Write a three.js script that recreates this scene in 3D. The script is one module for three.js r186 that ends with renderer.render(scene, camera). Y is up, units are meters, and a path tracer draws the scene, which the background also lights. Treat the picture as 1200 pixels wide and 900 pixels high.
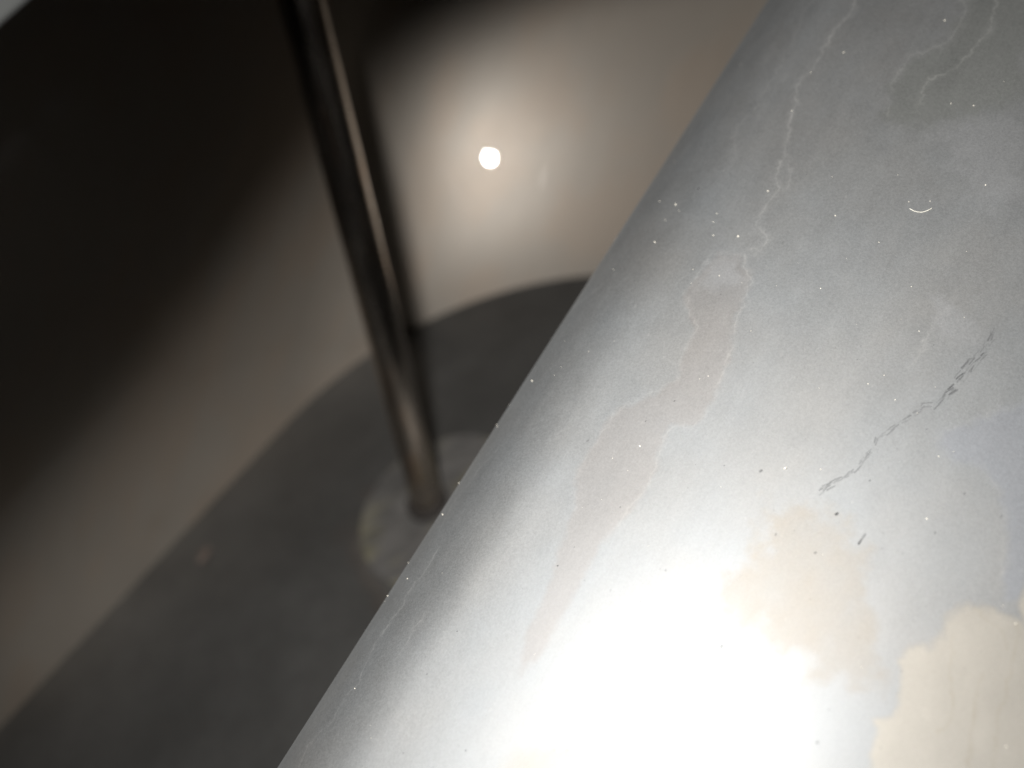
import * as THREE from 'three';
import { RectAreaLightUniformsLib } from 'three/addons/lights/RectAreaLightUniformsLib.js';
import { RoundedBoxGeometry } from 'three/addons/geometries/RoundedBoxGeometry.js';
import { mergeGeometries, mergeVertices } from 'three/addons/utils/BufferGeometryUtils.js';

// ---------------------------------------------------------------- camera, light, exposure
const scene = new THREE.Scene();
scene.background = new THREE.Color().setRGB(0.0025, 0.0025, 0.0025);

const camera = new THREE.PerspectiveCamera(40.6, 4 / 3, 0.01, 20);
camera.position.set(0, 0.3226, 0.0787);
camera.rotation.set(-0.7759, -0.0363, -0.438, 'YXZ');
camera.focus = 0.16;
camera.userData.fStop = 11;
camera.updateMatrixWorld();

const renderer = new THREE.WebGLRenderer({ antialias: true });
renderer.toneMapping = THREE.LinearToneMapping;
renderer.toneMappingExposure = 1;
renderer.shadowMap.enabled = true;

// the flash of the camera that took the picture is the only lamp
const FLASH = { x: -0.036, y: 0.040, w: 0.022, h: 0.013, power: 1850 };
RectAreaLightUniformsLib.init();
const right = new THREE.Vector3(), up = new THREE.Vector3(), back = new THREE.Vector3();
camera.matrixWorld.extractBasis(right, up, back);
const flashAt = camera.position.clone().addScaledVector(right, FLASH.x).addScaledVector(up, FLASH.y);
const flashLight = new THREE.RectAreaLight(new THREE.Color().setRGB(1, 0.985, 0.96), FLASH.power, FLASH.w, FLASH.h);
flashLight.position.copy(flashAt);
flashLight.quaternion.copy(camera.quaternion);
scene.add(flashLight);

// ---------------------------------------------------------------- helpers
function tag(o, label, category, group, kind) {
  if (label) o.userData.label = label;
  if (category) o.userData.category = category;
  if (group) o.userData.group = group;
  if (kind) o.userData.kind = kind;
  return o;
}
function mesh(name, geometry, material, parent) {
  const m = new THREE.Mesh(geometry, material);
  m.name = name; m.castShadow = m.receiveShadow = true; parent.add(m);
  return m;
}
function base(name, p) { const g = new THREE.Group(); g.name = name; g.position.copy(p); scene.add(g); return g; }
let seed = 7;
const rnd = () => { seed = (Math.imul(seed, 1664525) + 1013904223) >>> 0; return seed / 4294967296; };
const clamp = (x, a = 0, b = 1) => (x < a ? a : x > b ? b : x);
const smooth = (a, b, x) => { const t = clamp((x - a) / (b - a)); return t * t * (3 - 2 * t); };
const mix = (a, b, t) => a + (b - a) * t;
function hash(i, j) { let h = Math.imul(i, 374761393) + Math.imul(j, 668265263) | 0; h = Math.imul(h ^ (h >>> 13), 1274126177); return ((h ^ (h >>> 16)) >>> 0) / 4294967296; }
function noise(x, y) {
  const i = Math.floor(x), j = Math.floor(y), u = x - i, v = y - j, a = u * u * (3 - 2 * u), b = v * v * (3 - 2 * v);
  return mix(mix(hash(i, j), hash(i + 1, j), a), mix(hash(i, j + 1), hash(i + 1, j + 1), a), b);
}
const fbm = (x, y, n = 4) => { let s = 0, w = 0.5, t = 0; for (let k = 0; k < n; k++) { s += w * noise(x, y); t += w; x = x * 2.03 + 17.3; y = y * 2.03 - 9.1; w *= 0.5; } return s / t; };
function dataTexture(w, h, fn, srgb) {              // fn(i, j) gives one number or [r, g, b], linear
  const d = new Uint8Array(w * h * 4), enc = (c) => 255 * (srgb ? (c <= 0.0031308 ? 12.92 * c : 1.055 * Math.pow(c, 1 / 2.4) - 0.055) : c);
  for (let j = 0, k = 0; j < h; j++) for (let i = 0; i < w; i++, k += 4) {
    const c = fn(i, j);
    if (typeof c === 'number') d[k] = d[k + 1] = d[k + 2] = enc(clamp(c));
    else { d[k] = enc(clamp(c[0])); d[k + 1] = enc(clamp(c[1])); d[k + 2] = enc(clamp(c[2])); }
    d[k + 3] = 255;
  }
  const t = new THREE.DataTexture(d, w, h);
  t.magFilter = THREE.LinearFilter; t.minFilter = THREE.LinearMipmapLinearFilter; t.generateMipmaps = true;
  t.wrapS = t.wrapT = THREE.MirroredRepeatWrapping;
  if (srgb) t.colorSpace = THREE.SRGBColorSpace;
  t.needsUpdate = true;
  return t;
}

// ---------------------------------------------------------------- steel vessel
// plan axes of the basin: U runs along the long side behind the rod, V points out through that side
const U = new THREE.Vector3(0.855, 0, -0.5187).normalize(), V = new THREE.Vector3(-0.5187, 0, -0.855).normalize();
const PLAN = { u0: -0.62, u1: 0.226, v0: -0.34, v1: 0.298, rc: 0.151 };
function outline(side, shift = 0) {   // closed loop of [x, z], pushed outwards
  const r0 = PLAN.rc, c = [[PLAN.u1 - r0, PLAN.v1 - r0, 0], [PLAN.u0 + r0, PLAN.v1 - r0, 90], [PLAN.u0 + r0, PLAN.v0 + r0, 180], [PLAN.u1 - r0, PLAN.v0 + r0, 270]];
  const pts = [], N = 36, S = 12;
  c.forEach(([cu, cv, a0], k) => {
    for (let i = 0; i <= N; i++) {
      const f = i / N, a = (a0 + 90 * f) * Math.PI / 180, r = r0 + side, m = k === 0 || k === 3 ? shift : 0;
      pts.push([cu + m + r * Math.cos(a), cv + r * Math.sin(a)]);
    }
    const e = pts[pts.length - 1], [nu, nv, na] = c[(k + 1) % 4], a = na * Math.PI / 180, r = r0 + side, m = k > 1 ? shift : 0, g = [nu + m + r * Math.cos(a), nv + r * Math.sin(a)];
    for (let i = 1; i < S; i++) pts.push([mix(e[0], g[0], i / S), mix(e[1], g[1], i / S)]);
  });
  return pts.map(([u, v]) => [U.x * u + V.x * v, U.z * u + V.z * v]);
}
function sweep(profile) {                            // profile: list of [outward offset, height], uv in metres
  const pos = [], uv = [], idx = [], rows = profile.map(([w, , m]) => outline(w, m)), n = rows[0].length;
  let len = 0;
  const along = [0]; for (let i = 1; i <= n; i++) along.push(along[i - 1] + Math.hypot(rows[0][i % n][0] - rows[0][i - 1][0], rows[0][i % n][1] - rows[0][i - 1][1]));
  profile.forEach(([w, y], j) => {
    if (j) len += Math.hypot(w - profile[j - 1][0], y - profile[j - 1][1]);
    for (let i = 0; i <= n; i++) { const p = rows[j][i % n]; pos.push(p[0], y, p[1]); uv.push(along[i], len); }
  });
  for (let j = 0; j + 1 < profile.length; j++) for (let i = 0; i < n; i++) {
    const a = j * (n + 1) + i, b = a + 1, c = a + n + 1, d = c + 1;
    idx.push(a, b, c, b, d, c);
  }
  const g = new THREE.BufferGeometry();
  g.setAttribute('position', new THREE.Float32BufferAttribute(pos, 3));
  g.setAttribute('uv', new THREE.Float32BufferAttribute(uv, 2));
  g.setIndex(idx); g.computeVertexNormals();
  return g;
}
const RIM_Y = 0.2866;
const SIDE = [[0, 1], [0.05, 2], [0.08, 8], [0.12, 14], [0.3, 18]], OUT = [[0, 38], [0.03, 44.5], [0.048, 46], [0.08, 50], [0.12, 57], [0.15, 30], [0.2, 0], [0.3, -10]];
const lean = (table, y) => { for (let k = 1; k < table.length; k++) if (y <= table[k][0]) return Math.tan(Math.PI / 180 * mix(table[k - 1][1], table[k][1], (y - table[k - 1][0]) / (table[k][0] - table[k - 1][0]))); return 0; };
const inner = [[0, 0, 0]];                             // outward offset, height, drift of the end wall along U
for (let k = 1; k <= 140; k++) {
  const y = RIM_Y * k / 140, d = RIM_Y / 140, [w, , m] = inner[k - 1];
  const soft = (table) => [-2, -1, 0, 1, 2].reduce((t, q) => t + lean(table, Math.max(0, y - d / 2 + q * 0.004)) / 5, 0);
  inner.push([w + d * soft(SIDE), y, m + d * soft(OUT)]);
}
const PORT = { p0: -0.0482, p1: 0.078, q0: -0.0707, q1: 0.0695, r: 0.03 };   // square inspection hatch in the cover, set diagonally
const TOP = inner[140][0], TOPM = inner[140][2];

const wallColour = dataTexture(1024, 512, (i, j) => {
  const x = i / 1024 * 8, y = j / 512 * 4, a = fbm(x * 3, y * 3, 5), b = fbm(x * 9 + 40, y * 3, 4), w = smooth(0.35, 0.7, a);
  const l = 0.94 + 0.06 * (b - 0.5) + 0.05 * (noise(i * 0.9, j * 0.5) - 0.5);
  return [l * mix(0.308, 0.318, w), l * mix(0.272, 0.268, w), l * mix(0.232, 0.220, w)];
}, true);
const wallRough = dataTexture(1024, 512, (i, j) => 0.465 + 0.04 * (fbm(i / 40, j / 40, 5) - 0.5) + 0.02 * (noise(i / 3, j) - 0.5));
for (const t of [wallColour, wallRough]) t.repeat.set(1 / 0.5, 1 / 0.25);
const wallSteel = new THREE.MeshPhysicalMaterial({ color: 0xffffff, map: wallColour, metalness: 0.42, roughness: 1, roughnessMap: wallRough, clearcoat: 0.4, clearcoatRoughness: 0.02 });

const spot = new THREE.Vector3(-0.0419, 0, -0.2077);    // where the rod meets the basin floor
const floorMap = (f) => (i, j) => {
  const x = (i / 1024 - 0.5) * 0.9, z = (j / 1024 - 0.5) * 0.9;
  return f(x, z, i, j);
};
const stainAt = (x, z) => {                             // dried scale round the foot of the rod
  const dx = x - spot.x - 0.004, dz = z - spot.z - 0.012, wob = 0.02 * (fbm(x * 60 + 5, z * 60, 4) - 0.5), d = Math.hypot(dx, dz) + wob;
  const blot = fbm(x * 85 + 31, z * 85 + 7, 4);
  return { d, ring: Math.exp(-(((d - 0.04) / 0.004) ** 2)), blot: smooth(0.46, 0.62, blot) * (d < 0.04 ? 1 : 0), disc: d < 0.041 ? 1 : 0 };
};
const floorColour = dataTexture(1024, 1024, floorMap((x, z, i, j) => {
  const n = fbm(x * 22, z * 22, 5), m = fbm(x * 120, z * 120, 3), g = noise(i * 0.8, j * 0.8), s = stainAt(x, z);
  let l = 0.165 + 0.06 * (n - 0.5) + 0.03 * (m - 0.5) + 0.03 * (g - 0.5), c = [l * 1.0, l * 0.98, l * 0.94];
  const k = 0.03 * s.disc;
  c = [mix(c[0], 0.34, k), mix(c[1], 0.31, k), mix(c[2], 0.24, k)];
  const q = 0.2 * s.ring; c = [mix(c[0], 0.2, q), mix(c[1], 0.13, q), mix(c[2], 0.09, q)];
  return c;
}), true);
const floorMetal = dataTexture(512, 512, (i, j) => { const s = stainAt((i / 512 - 0.5) * 0.9, (j / 512 - 0.5) * 0.9); return 0.85 - 0.1 * s.disc; });
const floorRough = dataTexture(512, 512, (i, j) => 0.56 + 0.14 * (fbm(i / 18, j / 18, 4) - 0.5));
const floorSteel = new THREE.MeshStandardMaterial({ map: floorColour, metalness: 1, metalnessMap: floorMetal, roughness: 1, roughnessMap: floorRough });

const basin = base('steel_vessel', new THREE.Vector3());
tag(basin, 'stainless steel vessel seen from inside, smooth curved wall and dull grey floor', 'vessel');
{
  const outer = inner.map(([w, y, m]) => [w + 0.0016, y - 0.0012, m]).reverse();
  mesh('wall', mergeGeometries([sweep(inner), sweep(outer)]), wallSteel, basin);
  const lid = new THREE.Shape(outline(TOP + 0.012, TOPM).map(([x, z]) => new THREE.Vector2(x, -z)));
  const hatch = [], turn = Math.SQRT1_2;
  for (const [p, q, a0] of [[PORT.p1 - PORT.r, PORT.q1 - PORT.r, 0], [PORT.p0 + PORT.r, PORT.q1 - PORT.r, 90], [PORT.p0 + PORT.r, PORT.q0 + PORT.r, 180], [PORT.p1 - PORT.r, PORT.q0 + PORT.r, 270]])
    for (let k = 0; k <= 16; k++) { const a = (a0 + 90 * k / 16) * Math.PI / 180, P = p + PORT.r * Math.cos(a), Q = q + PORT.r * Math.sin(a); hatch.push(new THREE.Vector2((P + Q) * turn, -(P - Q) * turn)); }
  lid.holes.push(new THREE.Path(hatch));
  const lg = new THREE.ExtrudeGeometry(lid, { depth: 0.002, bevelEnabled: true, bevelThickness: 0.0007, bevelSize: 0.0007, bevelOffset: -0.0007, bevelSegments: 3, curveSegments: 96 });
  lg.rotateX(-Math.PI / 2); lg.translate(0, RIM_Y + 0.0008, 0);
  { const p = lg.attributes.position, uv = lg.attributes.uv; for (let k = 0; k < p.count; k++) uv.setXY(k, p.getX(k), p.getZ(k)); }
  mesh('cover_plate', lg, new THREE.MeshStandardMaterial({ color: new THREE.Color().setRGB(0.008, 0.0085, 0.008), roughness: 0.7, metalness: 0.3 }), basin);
  const shape = new THREE.Shape(outline(0).map(([x, z]) => new THREE.Vector2(x, -z)));
  const fg = new THREE.ExtrudeGeometry(shape, { depth: 0.002, bevelEnabled: false, curveSegments: 4 });
  fg.rotateX(-Math.PI / 2); fg.translate(0, -0.002, 0);
  const p = fg.attributes.position, uv = fg.attributes.uv;
  for (let k = 0; k < p.count; k++) uv.setXY(k, p.getX(k) / 0.9 + 0.5, p.getZ(k) / 0.9 + 0.5);
  mesh('vessel_floor', fg, floorSteel, basin);
}

// ---------------------------------------------------------------- rod standing in the basin
const rodTop = new THREE.Vector3(0.0032, 0.2065, -0.2138);
{
  const rod = base('steel_rod', spot);
  tag(rod, 'slim dark steel rod standing aslant on the vessel floor', 'rod');
  const dir = rodTop.clone().sub(spot).normalize(), R0 = 0.0066, L = 0.28;
  const prof = [[0, 0.0002], [R0 - 0.0006, 0.0002], [R0, 0.0009]];
  for (let k = 1; k <= 40; k++) prof.push([R0 * (1 + 0.006 * Math.sin(k * 1.7)), 0.0009 + (L - 0.003) * k / 40]);
  prof.push([R0 * 0.8, L - 0.0005], [R0 * 0.4, L], [0, L]);
  const rodMap = dataTexture(128, 1024, (i, j) => {
    const v = j / 1024, n = fbm(i / 30, j / 18, 4), r = 0.6 * smooth(0.55, 0.75, fbm(i / 20 + 9, j / 70, 4)), l = 0.42 + 0.16 * (n - 0.5);
    return [l * mix(1.02, 1.08, r), l * mix(0.91, 0.78, r), l * mix(0.80, 0.58, r)];
  }, true);
  const rodRough = dataTexture(64, 512, (i, j) => 0.26 + 0.12 * (fbm(i / 6, j / 30, 4) - 0.5));
  const g = new THREE.LatheGeometry(prof.map(([x, y]) => new THREE.Vector2(x, y)), 40);
  g.applyQuaternion(new THREE.Quaternion().setFromUnitVectors(new THREE.Vector3(0, 1, 0), dir));
  g.translate(0, 0.0022, 0);
  const steel = new THREE.MeshStandardMaterial({ map: rodMap, metalness: 1, roughness: 1, roughnessMap: rodRough });
  mesh('shaft', g, steel, rod);
  const plateMap = dataTexture(256, 256, (i, j) => {
    const x = (i - 128) / 128, z = (j - 128) / 128, n = fbm(i / 26, j / 9, 5), q = smooth(0.40, 0.72, fbm(i / 60 + 8, j / 34, 4)), l = 0.125 + 0.12 * (n - 0.5);
    return [l * mix(1, 1.3, q), l * mix(0.95, 1.2, q), l * mix(0.9, 0.84, q)];
  }, true);
  const plate = new THREE.LatheGeometry([[0, 0.0001], [0.0380, 0.0001], [0.0382, 0.0002], [0.0380, 0.0004], [0.0378, 0.00041], [0.0374, 0.00042], [0, 0.0005]].map(([x, y]) => new THREE.Vector2(x, y)), 72);
  { const p = plate.attributes.position, uv = plate.attributes.uv; for (let k = 0; k < p.count; k++) uv.setXY(k, p.getX(k) / 0.08 + 0.5, p.getZ(k) / 0.08 + 0.5); }
  plate.translate(0.006, 0, 0.006);
  mesh('foot_plate', plate, new THREE.MeshStandardMaterial({ map: plateMap, roughness: 0.8, metalness: 0.3 }), rod);
  const collar = new THREE.LatheGeometry([[0, 0.0003], [0.0084, 0.0003], [0.0088, 0.001], [0.0088, 0.0036], [0.0080, 0.0046], [0, 0.0048]].map(([x, y]) => new THREE.Vector2(x, y)), 40);
  mesh('collar', collar, new THREE.MeshStandardMaterial({ color: new THREE.Color().setRGB(0.035, 0.03, 0.027), roughness: 0.75, metalness: 0.2 }), rod);
}

// ---------------------------------------------------------------- stained steel tube leaning across the basin
// oval section: wide front and back arcs (radius front) joined by tight rolled edges (radius edge, centres half apart)
const CYL = { front: 0.205, edge: 0.027, half: 0.056, s0: -0.44, s1: 0.40 };
CYL.bend = Math.asin(CYL.half / (CYL.front - CYL.edge)); CYL.drop = Math.sqrt((CYL.front - CYL.edge) ** 2 - CYL.half ** 2);
CYL.tFront = CYL.front * CYL.bend; CYL.tEdge = CYL.tFront + CYL.edge * (Math.PI - 2 * CYL.bend); CYL.tBack = CYL.tEdge + CYL.tFront;
const axisAt = new THREE.Vector3(0.00219, 0.14762, 0.03741), axis = new THREE.Vector3(0.82385, 0.13991, -0.54927).normalize();
const e1 = new THREE.Vector3(0.06703, 0.93821, 0.33952).normalize(), e2 = new THREE.Vector3().crossVectors(axis, e1).normalize();
function section(t) {                                   // t metres round from the middle of the front: [e2, e1, normal angle]
  const q = Math.abs(t), g = t < 0 ? -1 : 1; let a, x, y;
  if (q <= CYL.tFront) { a = q / CYL.front; x = CYL.front * Math.sin(a); y = CYL.front * Math.cos(a) - CYL.drop; }
  else if (q <= CYL.tEdge) { a = CYL.bend + (q - CYL.tFront) / CYL.edge; x = CYL.half + CYL.edge * Math.sin(a); y = CYL.edge * Math.cos(a); }
  else { a = Math.PI - (CYL.tBack - q) / CYL.front; x = CYL.front * Math.sin(a); y = CYL.front * Math.cos(a) + CYL.drop; }
  return [x * g, y, a * g];
}
const surface = (s, t, lift = 0, out = new THREE.Vector3()) => { const [x, y, a] = section(t); return out.copy(axisAt).addScaledVector(axis, s).addScaledVector(e1, y + lift * Math.cos(a)).addScaledVector(e2, x + lift * Math.sin(a)); };
// marks measured on the steel: [millimetres along the axis, millimetres round it]
const MARKS = {"lines":[[[[152.02,-61.11],[147.91,-61.43],[143.75,-62.53],[136.96,-62.44],[133.08,-62.36],[130.17,-63.37],[126.54,-62.28],[122.73,-61.36],[118.03,-59.6],[114.12,-58.6],[110.75,-57.83],[107.91,-57.14],[105.75,-55.89],[102.68,-56.41],[99.82,-56.23],[97.87,-56.32],[97.09,-55.71],[96.17,-53.96],[94.11,-52.98],[92.04,-53.07],[92.24,-54.55]],0.5,0.75],[[[113.66,-58.38],[111.12,-56.26],[107.05,-54.7],[105.01,-55.0]],0.37,0.5],[[[91.1,-55.55],[86.27,-51.68],[82.58,-50.95],[79.37,-51.04],[75.58,-49.48],[73.28,-48.79],[70.81,-48.6],[67.77,-47.83],[65.37,-47.65],[60.69,-47.18],[59.27,-47.91],[58.26,-49.58],[58.03,-50.95],[55.34,-51.61],[53.45,-51.19],[51.52,-50.15],[49.78,-49.8],[46.08,-50.15],[43.0,-50.22],[39.63,-50.69],[37.09,-51.03]],0.42,0.7],[[[91.1,-55.55],[89.86,-60.47],[85.66,-60.74],[80.55,-61.13],[78.11,-59.05],[75.01,-56.02],[70.34,-55.92],[65.24,-54.46],[62.08,-56.16],[59.34,-59.04],[56.19,-60.77],[52.59,-61.1],[48.89,-61.34],[43.55,-61.03],[40.7,-59.15],[39.01,-57.65]],0.35,0.5],[[[151.95,-71.92],[142.62,-69.84],[134.08,-68.77],[128.47,-68.7],[122.32,-68.49],[117.08,-69.76],[109.82,-66.4]],0.37,0.35],[[[155.24,-41.69],[149.1,-41.5],[144.2,-42.04],[141.97,-44.16],[139.95,-46.37],[136.17,-46.98],[132.34,-47.1],[129.18,-46.42],[125.8,-45.2]],0.44,0.55],[[[153.6,-37.42],[148.79,-36.72],[143.29,-37.33],[140.11,-38.18],[137.45,-39.5],[136.0,-40.98],[135.3,-42.03],[132.8,-42.09],[129.72,-41.33]],0.43,0.6],[[[92.18,-22.39],[90.18,-23.17],[85.63,-23.08],[80.34,-23.42]],0.36,0.45],[[[25.2,-78.28],[21.32,-77.68],[17.62,-79.28],[14.13,-78.48],[11.51,-78.77],[8.81,-79.5],[4.17,-77.97],[1.55,-76.86],[-0.65,-77.73],[-3.02,-77.62],[-5.5,-77.63],[-8.03,-79.22],[-10.32,-79.78],[-12.78,-78.69]],0.27,0.6],[[[15.85,-72.16],[13.86,-72.17],[11.59,-72.28],[9.55,-71.84],[7.96,-72.19],[6.13,-71.92]],0.27,0.4],[[[82.87,-77.6],[77.9,-81.4],[75.94,-90.68],[71.52,-90.52]],0.32,0.45],[[[44.92,-79.11],[41.41,-81.04],[37.6,-82.11],[33.68,-83.95],[26.75,-80.66]],0.26,0.35],[[[56.83,-66.09],[50.49,-67.32],[47.48,-68.93]],0.48,0.3],[[[82.22,-7.59],[79.63,-9.67],[76.29,-12.67],[73.73,-15.36],[71.13,-16.07]],0.53,0.22],[[[70.86,-9.46],[68.04,-6.65],[64.94,-4.58],[60.52,-2.63],[55.87,-1.39]],0.52,0.3]],"poly":{"track":[[90.45,-55.85],[88.15,-52.58],[82.53,-51.08],[77.79,-50.56],[72.94,-48.77],[67.59,-47.88],[63.59,-47.2],[59.25,-48.34],[57.93,-51.19],[53.89,-51.27],[50.14,-49.7],[43.0,-50.22],[37.09,-51.03],[31.73,-51.19],[26.37,-51.28],[18.88,-50.88],[14.18,-52.1],[19.87,-54.51],[26.59,-55.35],[33.06,-57.33],[39.88,-58.49],[43.55,-61.03],[49.0,-61.08],[56.29,-60.5],[62.08,-56.16],[66.04,-54.57],[74.43,-56.19],[80.55,-61.13],[85.74,-60.46],[89.73,-59.6]],"upper":[[155.24,-41.69],[144.2,-42.04],[139.95,-46.37],[132.34,-47.1],[125.8,-45.2],[123.64,-41.41],[125.96,-35.17],[130.77,-31.36],[134.66,-25.87],[157.22,-33.63]],"film":[[126.98,-36.97],[129.89,-31.04],[129.45,-24.07],[115.53,-19.25],[113.02,-19.67],[113.08,-22.96],[111.43,-24.34],[115.93,-27.32],[119.17,-31.23]],"drop":[[92.73,-24.93],[93.6,-23.7],[92.57,-21.51],[91.12,-18.93],[88.66,-17.26],[87.2,-18.98],[88.51,-21.76],[89.98,-23.61]],"pale":[[89.81,-59.32],[89.8,-55.53],[86.07,-53.4],[83.51,-54.6],[83.34,-58.58],[86.95,-60.12]],"pink":[[50.74,-32.04],[53.4,-28.11],[55.13,-23.21],[51.3,-19.73],[46.37,-16.21],[41.24,-13.11],[35.89,-11.33],[33.72,-13.41],[32.17,-15.05],[32.89,-17.12],[35.17,-18.73],[33.58,-22.82],[35.4,-25.5],[35.98,-27.65],[34.07,-30.51],[36.5,-32.35],[39.49,-31.88],[42.21,-30.61],[46.72,-31.46]],"beige":[[63.39,2.51],[55.18,2.02],[50.91,2.44],[51.34,0.27],[51.67,-2.33],[49.45,-4.9],[47.22,-5.18],[45.12,-5.5],[42.98,-6.36],[40.44,-8.18],[37.98,-8.09],[35.24,-6.41],[33.0,-6.51],[31.16,-8.22],[28.54,-7.57],[25.86,-6.12],[19.57,-5.12],[23.07,6.32],[32.49,16.52],[58.91,8.54]],"blue":[[82.22,-7.59],[77.06,-11.75],[72.59,-16.14],[70.46,-15.93],[69.29,-12.46],[70.25,-9.23],[67.22,-5.53],[60.73,-2.25],[53.85,-0.31],[55.97,3.42],[82.52,-4.11]],"lowbeige":[[4.64,-47.78],[8.47,-43.09],[9.31,-38.16],[9.58,-34.38],[4.13,-31.35],[-5.0,-47.24]]},"streaks":[[[[45.75,-3.71],[41.12,-2.59],[38.32,-1.07],[35.17,-0.29],[33.85,-1.31]],0.31],[[[51.02,2.62],[45.98,3.67],[41.47,4.33],[38.09,4.71],[33.14,6.23]],0.38],[[[43.12,0.87],[37.61,1.84],[31.58,3.6]],0.37],[[[50.72,-3.11],[49.75,0.41],[47.77,2.47]],0.25]],"scratch":[[91.25,-15.09],[89.85,-15.21],[87.17,-15.26],[85.62,-15.72],[84.08,-16.19],[82.11,-16.48],[80.07,-16.95],[78.25,-17.5],[76.15,-18.13],[75.55,-19.35],[74.35,-19.71],[72.61,-20.69],[70.87,-21.66],[69.22,-22.45],[68.08,-23.24],[65.87,-23.16],[64.21,-23.52],[62.26,-23.95],[60.45,-24.65],[58.95,-25.69],[57.92,-26.3],[56.41,-26.9]],"tick":[[53.52,-19.04],[51.9,-19.29]],"specks":[[56.07,-35.74,0.19],[50.26,-62.48,0.17],[95.14,-50.28,0.19],[105.69,-62.69,0.14],[54.64,-23.62,0.19],[72.12,-17.68,0.13],[102.59,-70.0,0.16],[109.75,-52.68,0.18],[61.67,-52.87,0.11],[61.29,-21.59,0.12],[30.27,-55.93,0.09],[7.54,-65.44,0.08],[14.93,-64.86,0.09],[1.4,-53.79,0.08],[82.38,-55.27,0.09],[48.05,-23.84,0.16]],"crumbs":[[85.8,-57.14,0.29],[98.64,-72.66,0.23],[94.2,-57.85,0.33],[110.29,-31.97,0.22],[93.25,-62.03,0.19],[113.77,-38.62,0.15],[110.36,-48.4,0.15],[102.76,-44.52,0.16],[116.29,-25.44,0.23],[149.32,-44.41,0.19],[132.56,-62.13,0.25],[122.95,-61.38,0.24],[131.48,-32.87,0.19],[85.66,-62.03,0.18],[95.99,-63.43,0.17],[104.59,-57.32,0.2],[99.95,-77.59,0.16],[83.78,-78.57,0.15],[67.61,-79.72,0.16],[65.64,-71.71,0.13],[52.59,-54.04,0.26],[57.92,-32.75,0.32],[73.97,-19.77,0.26],[59.94,-28.2,0.19],[84.49,-33.24,0.14],[86.9,-24.6,0.21],[87.85,-27.71,0.14],[91.76,-19.68,0.14],[93.9,-28.53,0.13],[100.01,-36.13,0.15],[86.81,-47.46,0.14],[92.08,-46.22,0.13],[82.99,-60.96,0.14],[77.53,-47.48,0.14],[68.55,-67.98,0.11],[49.93,-86.61,0.16],[31.51,-85.41,0.22],[22.32,-90.44,0.16],[0.51,-76.92,0.2],[50.96,-89.59,0.15],[55.83,-91.0,0.12],[60.13,-76.23,0.12],[-3.99,-67.92,0.1],[-2.61,-69.31,0.12],[68.87,-14.71,0.26],[67.8,-6.56,0.16],[59.45,-12.72,0.16],[77.77,-26.24,0.13],[72.01,-33.77,0.2],[52.78,0.08,0.16],[36.59,-12.32,0.18],[38.72,-44.98,0.09]],"fibre":[[107.78,-34.28],[107.51,-33.28],[107.81,-32.24],[108.44,-31.53],[109.02,-31.21]]};
const TEX = { w: 2048, h: 1408, s0: -56, t0: -102, mm: 0.1 };       // the well-seen face; mirrored beyond it
const layer = () => new Float32Array(TEX.w * TEX.h);
function stroke(dst, pts, width, strength, wobble = 0.35, feather = 0.6, solid = false) {
  for (let k = 0; k + 1 < pts.length; k++) {
    const [ax, ay] = pts[k], [bx, by] = pts[k + 1], m = width * 2 + 1.5;
    const i0 = Math.max(0, Math.floor((Math.min(ax, bx) - m - TEX.s0) / TEX.mm)), i1 = Math.min(TEX.w - 1, Math.ceil((Math.max(ax, bx) + m - TEX.s0) / TEX.mm));
    const j0 = Math.max(0, Math.floor((Math.min(ay, by) - m - TEX.t0) / TEX.mm)), j1 = Math.min(TEX.h - 1, Math.ceil((Math.max(ay, by) + m - TEX.t0) / TEX.mm));
    const dx = bx - ax, dy = by - ay, q = dx * dx + dy * dy || 1e-6;
    for (let j = j0; j <= j1; j++) for (let i = i0; i <= i1; i++) {
      const X = TEX.s0 + i * TEX.mm, Y = TEX.t0 + j * TEX.mm;
      const x = X + wobble * 2 * (fbm(X * 0.8, Y * 0.8, 4) - 0.5), y = Y + wobble * 2 * (fbm(X * 0.8 + 50, Y * 0.8, 4) - 0.5);
      const u = clamp(((x - ax) * dx + (y - ay) * dy) / q), d = Math.hypot(x - ax - u * dx, y - ay - u * dy);
      const broken = solid ? 1 : 0.10 + 1.2 * fbm(X * 0.5, Y * 0.5 + 3, 3) ** 1.6 + 0.25 * noise(X * 3.1, Y * 3.1), v = strength * broken * (1 - smooth(width * (1 - feather) * 0.5, width * (1 + feather) * 0.5, d));
      if (v > dst[j * TEX.w + i]) dst[j * TEX.w + i] = v;
    }
  }
}
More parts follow.
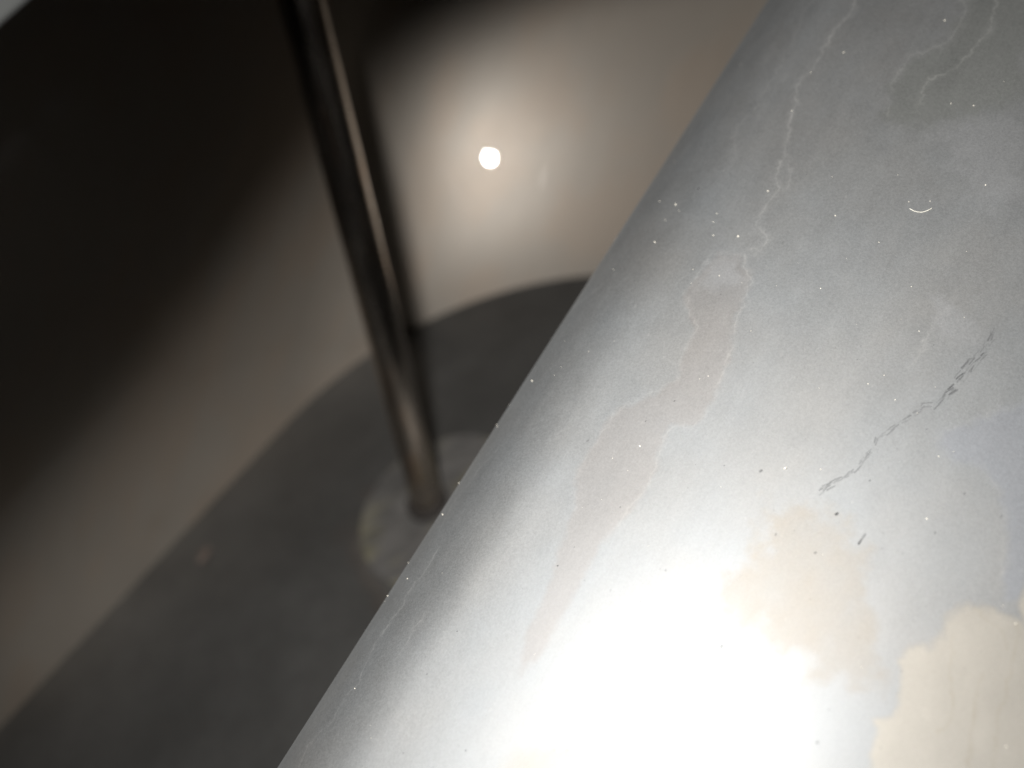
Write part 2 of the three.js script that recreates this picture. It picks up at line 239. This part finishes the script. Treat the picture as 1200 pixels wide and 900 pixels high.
function patch(dst, pts, feather, warp, strength = 1) {
  let a = 1e9, b = -1e9, c = 1e9, e = -1e9; for (const [x, y] of pts) { a = Math.min(a, x); b = Math.max(b, x); c = Math.min(c, y); e = Math.max(e, y); }
  const m = feather + warp + 1, i0 = Math.max(0, Math.floor((a - m - TEX.s0) / TEX.mm)), i1 = Math.min(TEX.w - 1, Math.ceil((b + m - TEX.s0) / TEX.mm)), j0 = Math.max(0, Math.floor((c - m - TEX.t0) / TEX.mm)), j1 = Math.min(TEX.h - 1, Math.ceil((e + m - TEX.t0) / TEX.mm));
  for (let j = j0; j <= j1; j++) for (let i = i0; i <= i1; i++) {
    const X = TEX.s0 + i * TEX.mm, Y = TEX.t0 + j * TEX.mm, x = X + warp * 2 * (fbm(X * 0.35, Y * 0.35, 5) - 0.5), y = Y + warp * 2 * (fbm(X * 0.35 + 80, Y * 0.35, 5) - 0.5);
    let inside = false, d = 1e9;
    for (let k = 0, l = pts.length - 1; k < pts.length; l = k++) {
      const [x1, y1] = pts[k], [x2, y2] = pts[l];
      if ((y1 > y) !== (y2 > y) && x < (x2 - x1) * (y - y1) / (y2 - y1) + x1) inside = !inside;
      const dx = x2 - x1, dy = y2 - y1, u = clamp(((x - x1) * dx + (y - y1) * dy) / (dx * dx + dy * dy || 1e-6));
      d = Math.min(d, Math.hypot(x - x1 - u * dx, y - y1 - u * dy));
    }
    const v = strength * smooth(-feather, feather, inside ? d : -d), k = j * TEX.w + i;
    if (v > dst[k]) dst[k] = v;
  }
}
const tide = layer(), track = layer(), upper = layer(), film = layer(), pink = layer(), beige = layer(), blue = layer(), dark = layer(), streak = layer(), pits = layer();
for (const [p, w, s] of MARKS.lines) { stroke(tide, p, w * 0.75, s, 0.9, 0.9); stroke(tide, p, w * 2.6, s * 0.3, 1.2, 1); }
patch(track, MARKS.poly.track, 0.7, 1.2); patch(upper, MARKS.poly.upper, 2.2, 2.0); patch(film, MARKS.poly.film, 2.4, 3.5, 0.7); patch(film, MARKS.poly.drop, 1.2, 2.0, 0.6); patch(film, MARKS.poly.pale, 1.6, 2.2, 0.7);
patch(pink, MARKS.poly.pink, 2.0, 4.0); patch(pink, MARKS.poly.lowbeige, 1.2, 1.2, 0.8); patch(beige, MARKS.poly.beige, 0.8, 1.6); patch(blue, MARKS.poly.blue, 0.9, 1.4);
for (const [p, w] of MARKS.streaks) stroke(streak, p, w * 1.4, 0.9, 0.6);
{ // rubbed dark scratch made of short hatches, and loose dark flecks
  const P = MARKS.scratch; let len = 0; const L = [0];
  for (let k = 1; k < P.length; k++) L.push(len += Math.hypot(P[k][0] - P[k - 1][0], P[k][1] - P[k - 1][1]));
  for (let n = 0; n < 150; n++) {
    if (n % 3 === 0 && rnd() < 0.5) continue;
    const l = rnd() * len; let k = 1; while (L[k] < l) k++;
    const u = (l - L[k - 1]) / (L[k] - L[k - 1]), x = mix(P[k - 1][0], P[k][0], u), y = mix(P[k - 1][1], P[k][1], u);
    const heavy = Math.exp(-(((l / len - 0.22) / 0.17) ** 2)) + 0.3 * Math.exp(-(((l / len - 0.95) / 0.05) ** 2)) + 0.08, w = (rnd() - 0.5) * (0.5 + 1.1 * heavy);
    const dx = (P[k][0] - P[k - 1][0]) / (L[k] - L[k - 1]), dy = (P[k][1] - P[k - 1][1]) / (L[k] - L[k - 1]), h = 0.25 + 0.5 * rnd(), tilt = 0.35 * (rnd() - 0.5);
    const cx = x - dy * w, cy = y + dx * w;
    stroke(dark, [[cx - (dx - dy * tilt) * h, cy - (dy + dx * tilt) * h], [cx + (dx - dy * tilt) * h, cy + (dy + dx * tilt) * h]], 0.11 + 0.1 * rnd(), Math.min(1, 0.5 + 0.7 * heavy) * (0.3 + 0.65 * rnd()), 0.12, 0.9, true);
  }
  stroke(dark, MARKS.tick, 0.26, 0.8, 0.05);
  for (const [x, y, r] of MARKS.specks) stroke(dark, [[x - r * 0.6, y - r * 0.3], [x + r * 0.6, y + r * 0.3]], r * 1.7, 1, 0.1);
  for (let n = 0; n < 520; n++) { const x = -52 + rnd() * 198, y = -98 + rnd() * 125, r = 0.05 + 0.09 * rnd() ** 3; stroke(dark, [[x - r, y], [x + r, y + (rnd() - 0.5) * r]], r * 1.6, 0.35 + 0.5 * rnd(), 0.05); }
  for (let n = 0; n < 420; n++) { const x = -52 + rnd() * 198, y = -98 + rnd() * 125, r = 0.06 + 0.12 * rnd() ** 2; stroke(pits, [[x - r, y], [x + r, y + (rnd() - 0.5) * r]], r * 1.8, 0.3 + 0.5 * rnd(), 0.06); }
  for (let n = 0; n < 46; n++) { const x = -50 + rnd() * 190, y = -85 + rnd() * 105, l = 0.6 + 2.5 * rnd(), a = 0.5 + 0.5 * (rnd() - 0.5); stroke(pits, [[x, y], [x + l * Math.cos(a), y + l * Math.sin(a)]], 0.11, 0.25 + 0.3 * rnd(), 0.1); }
}
const A = TEX.w, mapC = new Float32Array(A * TEX.h * 3), mapR = layer(), mapM = layer(), mapB = layer();
for (let j = 0; j < TEX.h; j++) for (let i = 0; i < A; i++) {
  const k = j * A + i, X = TEX.s0 + i * TEX.mm, Y = TEX.t0 + j * TEX.mm;
  const big = fbm(X * 0.045 + 3, Y * 0.06, 4), mid = fbm(X * 0.22, Y * 0.3, 4), runs = fbm(X * 0.05 + 70, Y * 0.55, 4), fine = noise(X * 4.5, Y * 4.5) * 0.45 + hash(i, j) * 0.55, grain = noise(X * 1.3 + Y * 0.4, Y * 7);
  let l = 0.208 * (1 + 0.12 * (big - 0.5) + 0.08 * (mid - 0.5) + 0.03 * (runs - 0.5) + 0.22 * (fine - 0.5) + 0.03 * (grain - 0.5));
  const warm = 0.05 * (fbm(X * 0.07 + 20, Y * 0.09 + 11, 4) - 0.5);
  let r = l * (0.985 + warm), g = l, b = l * (1.0 - warm), ro = 0.64 + 0.04 * (big - 0.5) + 0.02 * (mid - 0.5) + 0.06 * (fine - 0.5), me = 0.93 - 0.03 * (runs - 0.5), bu = 0.5 + 0.30 * (fine - 0.5) + 0.10 * (grain - 0.5);
  const to = (cr, cg, cb, t) => { r = mix(r, cr, t); g = mix(g, cg, t); b = mix(b, cb, t); };
  to(l * 0.96, l * 0.88, l * 0.83, 0.4 * track[k]); ro += 0.02 * track[k];
  to(l * 0.86, l * 0.88, l * 0.84, 0.8 * upper[k]);
  to(l * 1.07, l * 1.08, l * 1.09, film[k]); me -= 0.05 * film[k];
  to(l * 0.86, l * 0.89, l * 0.95, 0.8 * blue[k]); me -= 0.1 * blue[k];
  { const t = pink[k] * (0.55 + 0.6 * (mid - 0.3)); to(l * 0.97, l * 0.90, l * 0.80, clamp(t)); me -= 0.12 * t; ro += 0.03 * t; }
  { const t = beige[k], v = 0.95 + 0.16 * (mid - 0.5) + 0.08 * (fine - 0.5); { const c = t * 0.8; to(0.225 * v, 0.208 * v, 0.178 * v, c); me = mix(me, 0.45, c); } ro = mix(ro, 0.6, t); const q = 4 * t * (1 - t); to(0.16, 0.14, 0.11, 0.10 * q); bu += 0.25 * t + 0.1 * t * (mid - 0.5); }
  { const t = streak[k]; to(0.15, 0.125, 0.08, 0.22 * t); bu += 0.1 * t; }
  { const t = tide[k]; to(0.275, 0.265, 0.25, 0.30 * t); me -= 0.2 * t; ro += 0.04 * t; bu += 0.12 * t; }
  { const t = pits[k]; to(0.30, 0.29, 0.275, 0.28 * t); me -= 0.1 * t; bu += 0.15 * t; }
  { const t = dark[k]; to(0.02, 0.02, 0.022, 0.95 * t); me -= 0.4 * t; ro += 0.15 * t; bu -= 0.2 * t; }
  mapC[k * 3] = r; mapC[k * 3 + 1] = g; mapC[k * 3 + 2] = b; mapR[k] = ro; mapM[k] = me; mapB[k] = bu;
}
const px = [0, 0, 0];
const cylColour = dataTexture(A, TEX.h, (i, j) => { const k = (j * A + i) * 3; px[0] = mapC[k]; px[1] = mapC[k + 1]; px[2] = mapC[k + 2]; return px; }, true);
const cylMaterial = new THREE.MeshStandardMaterial({
  map: cylColour, roughness: 1, metalness: 1,
  roughnessMap: dataTexture(A, TEX.h, (i, j) => mapR[j * A + i]), metalnessMap: dataTexture(A, TEX.h, (i, j) => mapM[j * A + i]),
  bumpMap: dataTexture(A, TEX.h, (i, j) => mapB[j * A + i]), bumpScale: 0.000012,
});
{
  const foot = axisAt.clone().addScaledVector(axis, CYL.s0);
  const cyl = base('steel_tube', foot);
  tag(cyl, 'wide rounded stainless steel tube leaning across the vessel, stained and scratched', 'tube');
  const pos = [], nor = [], uv = [], idx = [], NA = 240, rows = [[CYL.s0, -0.002], [CYL.s0 + 0.0006, -0.0006], [CYL.s0 + 0.002, 0]], p = new THREE.Vector3(), n = new THREE.Vector3();
  for (let k = 1; k < 30; k++) rows.push([mix(CYL.s0 + 0.002, CYL.s1 - 0.002, k / 30), 0]);
  rows.push([CYL.s1 - 0.002, 0], [CYL.s1 - 0.0006, -0.0006], [CYL.s1, -0.002]);
  rows.forEach(([s, lift], j) => { for (let i = 0; i <= NA; i++) {
    const t = (i / NA - 0.5) * 2 * CYL.tBack, a = section(t)[2];
    surface(s, t, lift, p).sub(foot); pos.push(p.x, p.y, p.z);
    n.set(0, 0, 0).addScaledVector(e1, Math.cos(a)).addScaledVector(e2, Math.sin(a)); nor.push(n.x, n.y, n.z);
    uv.push((s * 1000 - TEX.s0) / (TEX.w * TEX.mm), (t * 1000 - TEX.t0) / (TEX.h * TEX.mm));
    if (j && i) { const d = j * (NA + 1) + i, c = d - 1, b = d - NA - 1, a = b - 1; idx.push(a, b, c, b, d, c); }
  } });
  const g = new THREE.BufferGeometry();
  g.setAttribute('position', new THREE.Float32BufferAttribute(pos, 3)); g.setAttribute('normal', new THREE.Float32BufferAttribute(nor, 3)); g.setAttribute('uv', new THREE.Float32BufferAttribute(uv, 2)); g.setIndex(idx);
  mesh('shell', g, cylMaterial, cyl);
  for (const s of [CYL.s0 + 0.0003, CYL.s1 - 0.0003]) {
    const rim = []; for (let k = 0; k < 120; k++) { const [x, y] = section((k / 60 - 1) * CYL.tBack); rim.push(new THREE.Vector2(x * 0.965, y * 0.945)); }
    const c = new THREE.ShapeGeometry(new THREE.Shape(rim)), basis = new THREE.Matrix4().makeBasis(e2, e1, axis.clone().negate());
    c.applyMatrix4(basis); const o = axisAt.clone().addScaledVector(axis, s).sub(foot); c.translate(o.x, o.y, o.z);
    mesh('end_cap', c, wallSteel, cyl);
  }
}

// ---------------------------------------------------------------- small loose things
{ // pale grit on the tube: too small to pick apart
  const crumb = new THREE.IcosahedronGeometry(1, 1), q = crumb.attributes.position;
  for (let k = 0; k < q.count; k++) { const f = 0.75 + 0.5 * hash(Math.round(q.getX(k) * 50), Math.round(q.getY(k) * 50 + 7 * q.getZ(k))); q.setXYZ(k, q.getX(k) * f, q.getY(k) * f, q.getZ(k) * f); }
  crumb.computeVertexNormals();
  const list = MARKS.crumbs.map(([s, t, r]) => [s / 1000, t / 1000, r / 1000 * (0.25 + 0.4 * rnd())]);
  for (let n = 0; n < 70; n++) list.push([-0.05 + 0.2 * rnd(), -0.1 + 0.125 * rnd(), 0.00004 + 0.00009 * rnd() ** 3]);
  const grit = new THREE.InstancedMesh(crumb, new THREE.MeshStandardMaterial({ color: new THREE.Color().setRGB(0.45, 0.42, 0.36), roughness: 0.6 }), list.length);
  const o = new THREE.Object3D();
  list.forEach(([s, t, r], k) => { surface(s, t, r * 0.25, o.position); o.rotation.set(rnd() * 6, rnd() * 6, rnd() * 6); o.scale.set(r * (0.7 + 0.9 * rnd()), r * 0.8, r); o.updateMatrix(); grit.setMatrixAt(k, o.matrix); });
  grit.name = 'grit'; grit.castShadow = grit.receiveShadow = true; scene.add(grit);
  tag(grit, 'pale specks of grit scattered over the stained steel tube', 'grit', null, 'stuff');
}
{
  const pts = MARKS.fibre.map(([s, t], k) => surface(s / 1000, t / 1000, 0.0001 + 0.00006 * (k % 2)));
  const o = pts[2].clone(), g = new THREE.TubeGeometry(new THREE.CatmullRomCurve3(pts.map((p) => p.clone().sub(o))), 24, 0.00005, 6);
  const f = mesh('fibre', g, new THREE.MeshStandardMaterial({ color: new THREE.Color().setRGB(0.5, 0.48, 0.42), roughness: 0.6 }), scene);
  f.position.copy(o); tag(f, 'short curled pale fibre lying on the steel tube', 'fibre');
}
{
  const g = new THREE.IcosahedronGeometry(1, 3), q = g.attributes.position;
  for (let k = 0; k < q.count; k++) { const x = q.getX(k), y = q.getY(k), z = q.getZ(k), f = 0.75 + 0.5 * noise(x * 1.7 + 5, z * 1.7 + y); q.setXYZ(k, x * f * 0.0042, y * f * 0.0013, z * f * 0.0027); }
  g.computeVertexNormals();
  const m = mesh('rust_flake', g, new THREE.MeshStandardMaterial({ color: new THREE.Color().setRGB(0.11, 0.085, 0.07), roughness: 0.8 }), scene);
  m.position.set(-0.1406, 0.0011, -0.2395); m.rotation.y = 0.6;
  tag(m, 'small reddish brown flake lying alone on the vessel floor', 'flake');
}
{ // the flash unit beside the lens, out of the picture
  const f = base('flash_unit', flashAt);
  f.quaternion.copy(camera.quaternion);
  tag(f, 'small black camera flash with a frosted window, beside the lens', 'flash');
  const body = new RoundedBoxGeometry(0.034, 0.024, 0.02, 3, 0.003); body.translate(0, 0, 0.0125);
  mesh('housing', body, new THREE.MeshStandardMaterial({ color: new THREE.Color().setRGB(0.02, 0.02, 0.02), roughness: 0.5 }), f);
  const pane = new RoundedBoxGeometry(FLASH.w, FLASH.h, 0.0014, 2, 0.0005); pane.translate(0, 0, 0.0016);
  mesh('flash_lamp', pane, new THREE.MeshStandardMaterial({ color: new THREE.Color().setRGB(0.8, 0.8, 0.8), roughness: 0.6, emissive: new THREE.Color(1, 0.985, 0.96), emissiveIntensity: 3 }), f);
}

renderer.render(scene, camera);
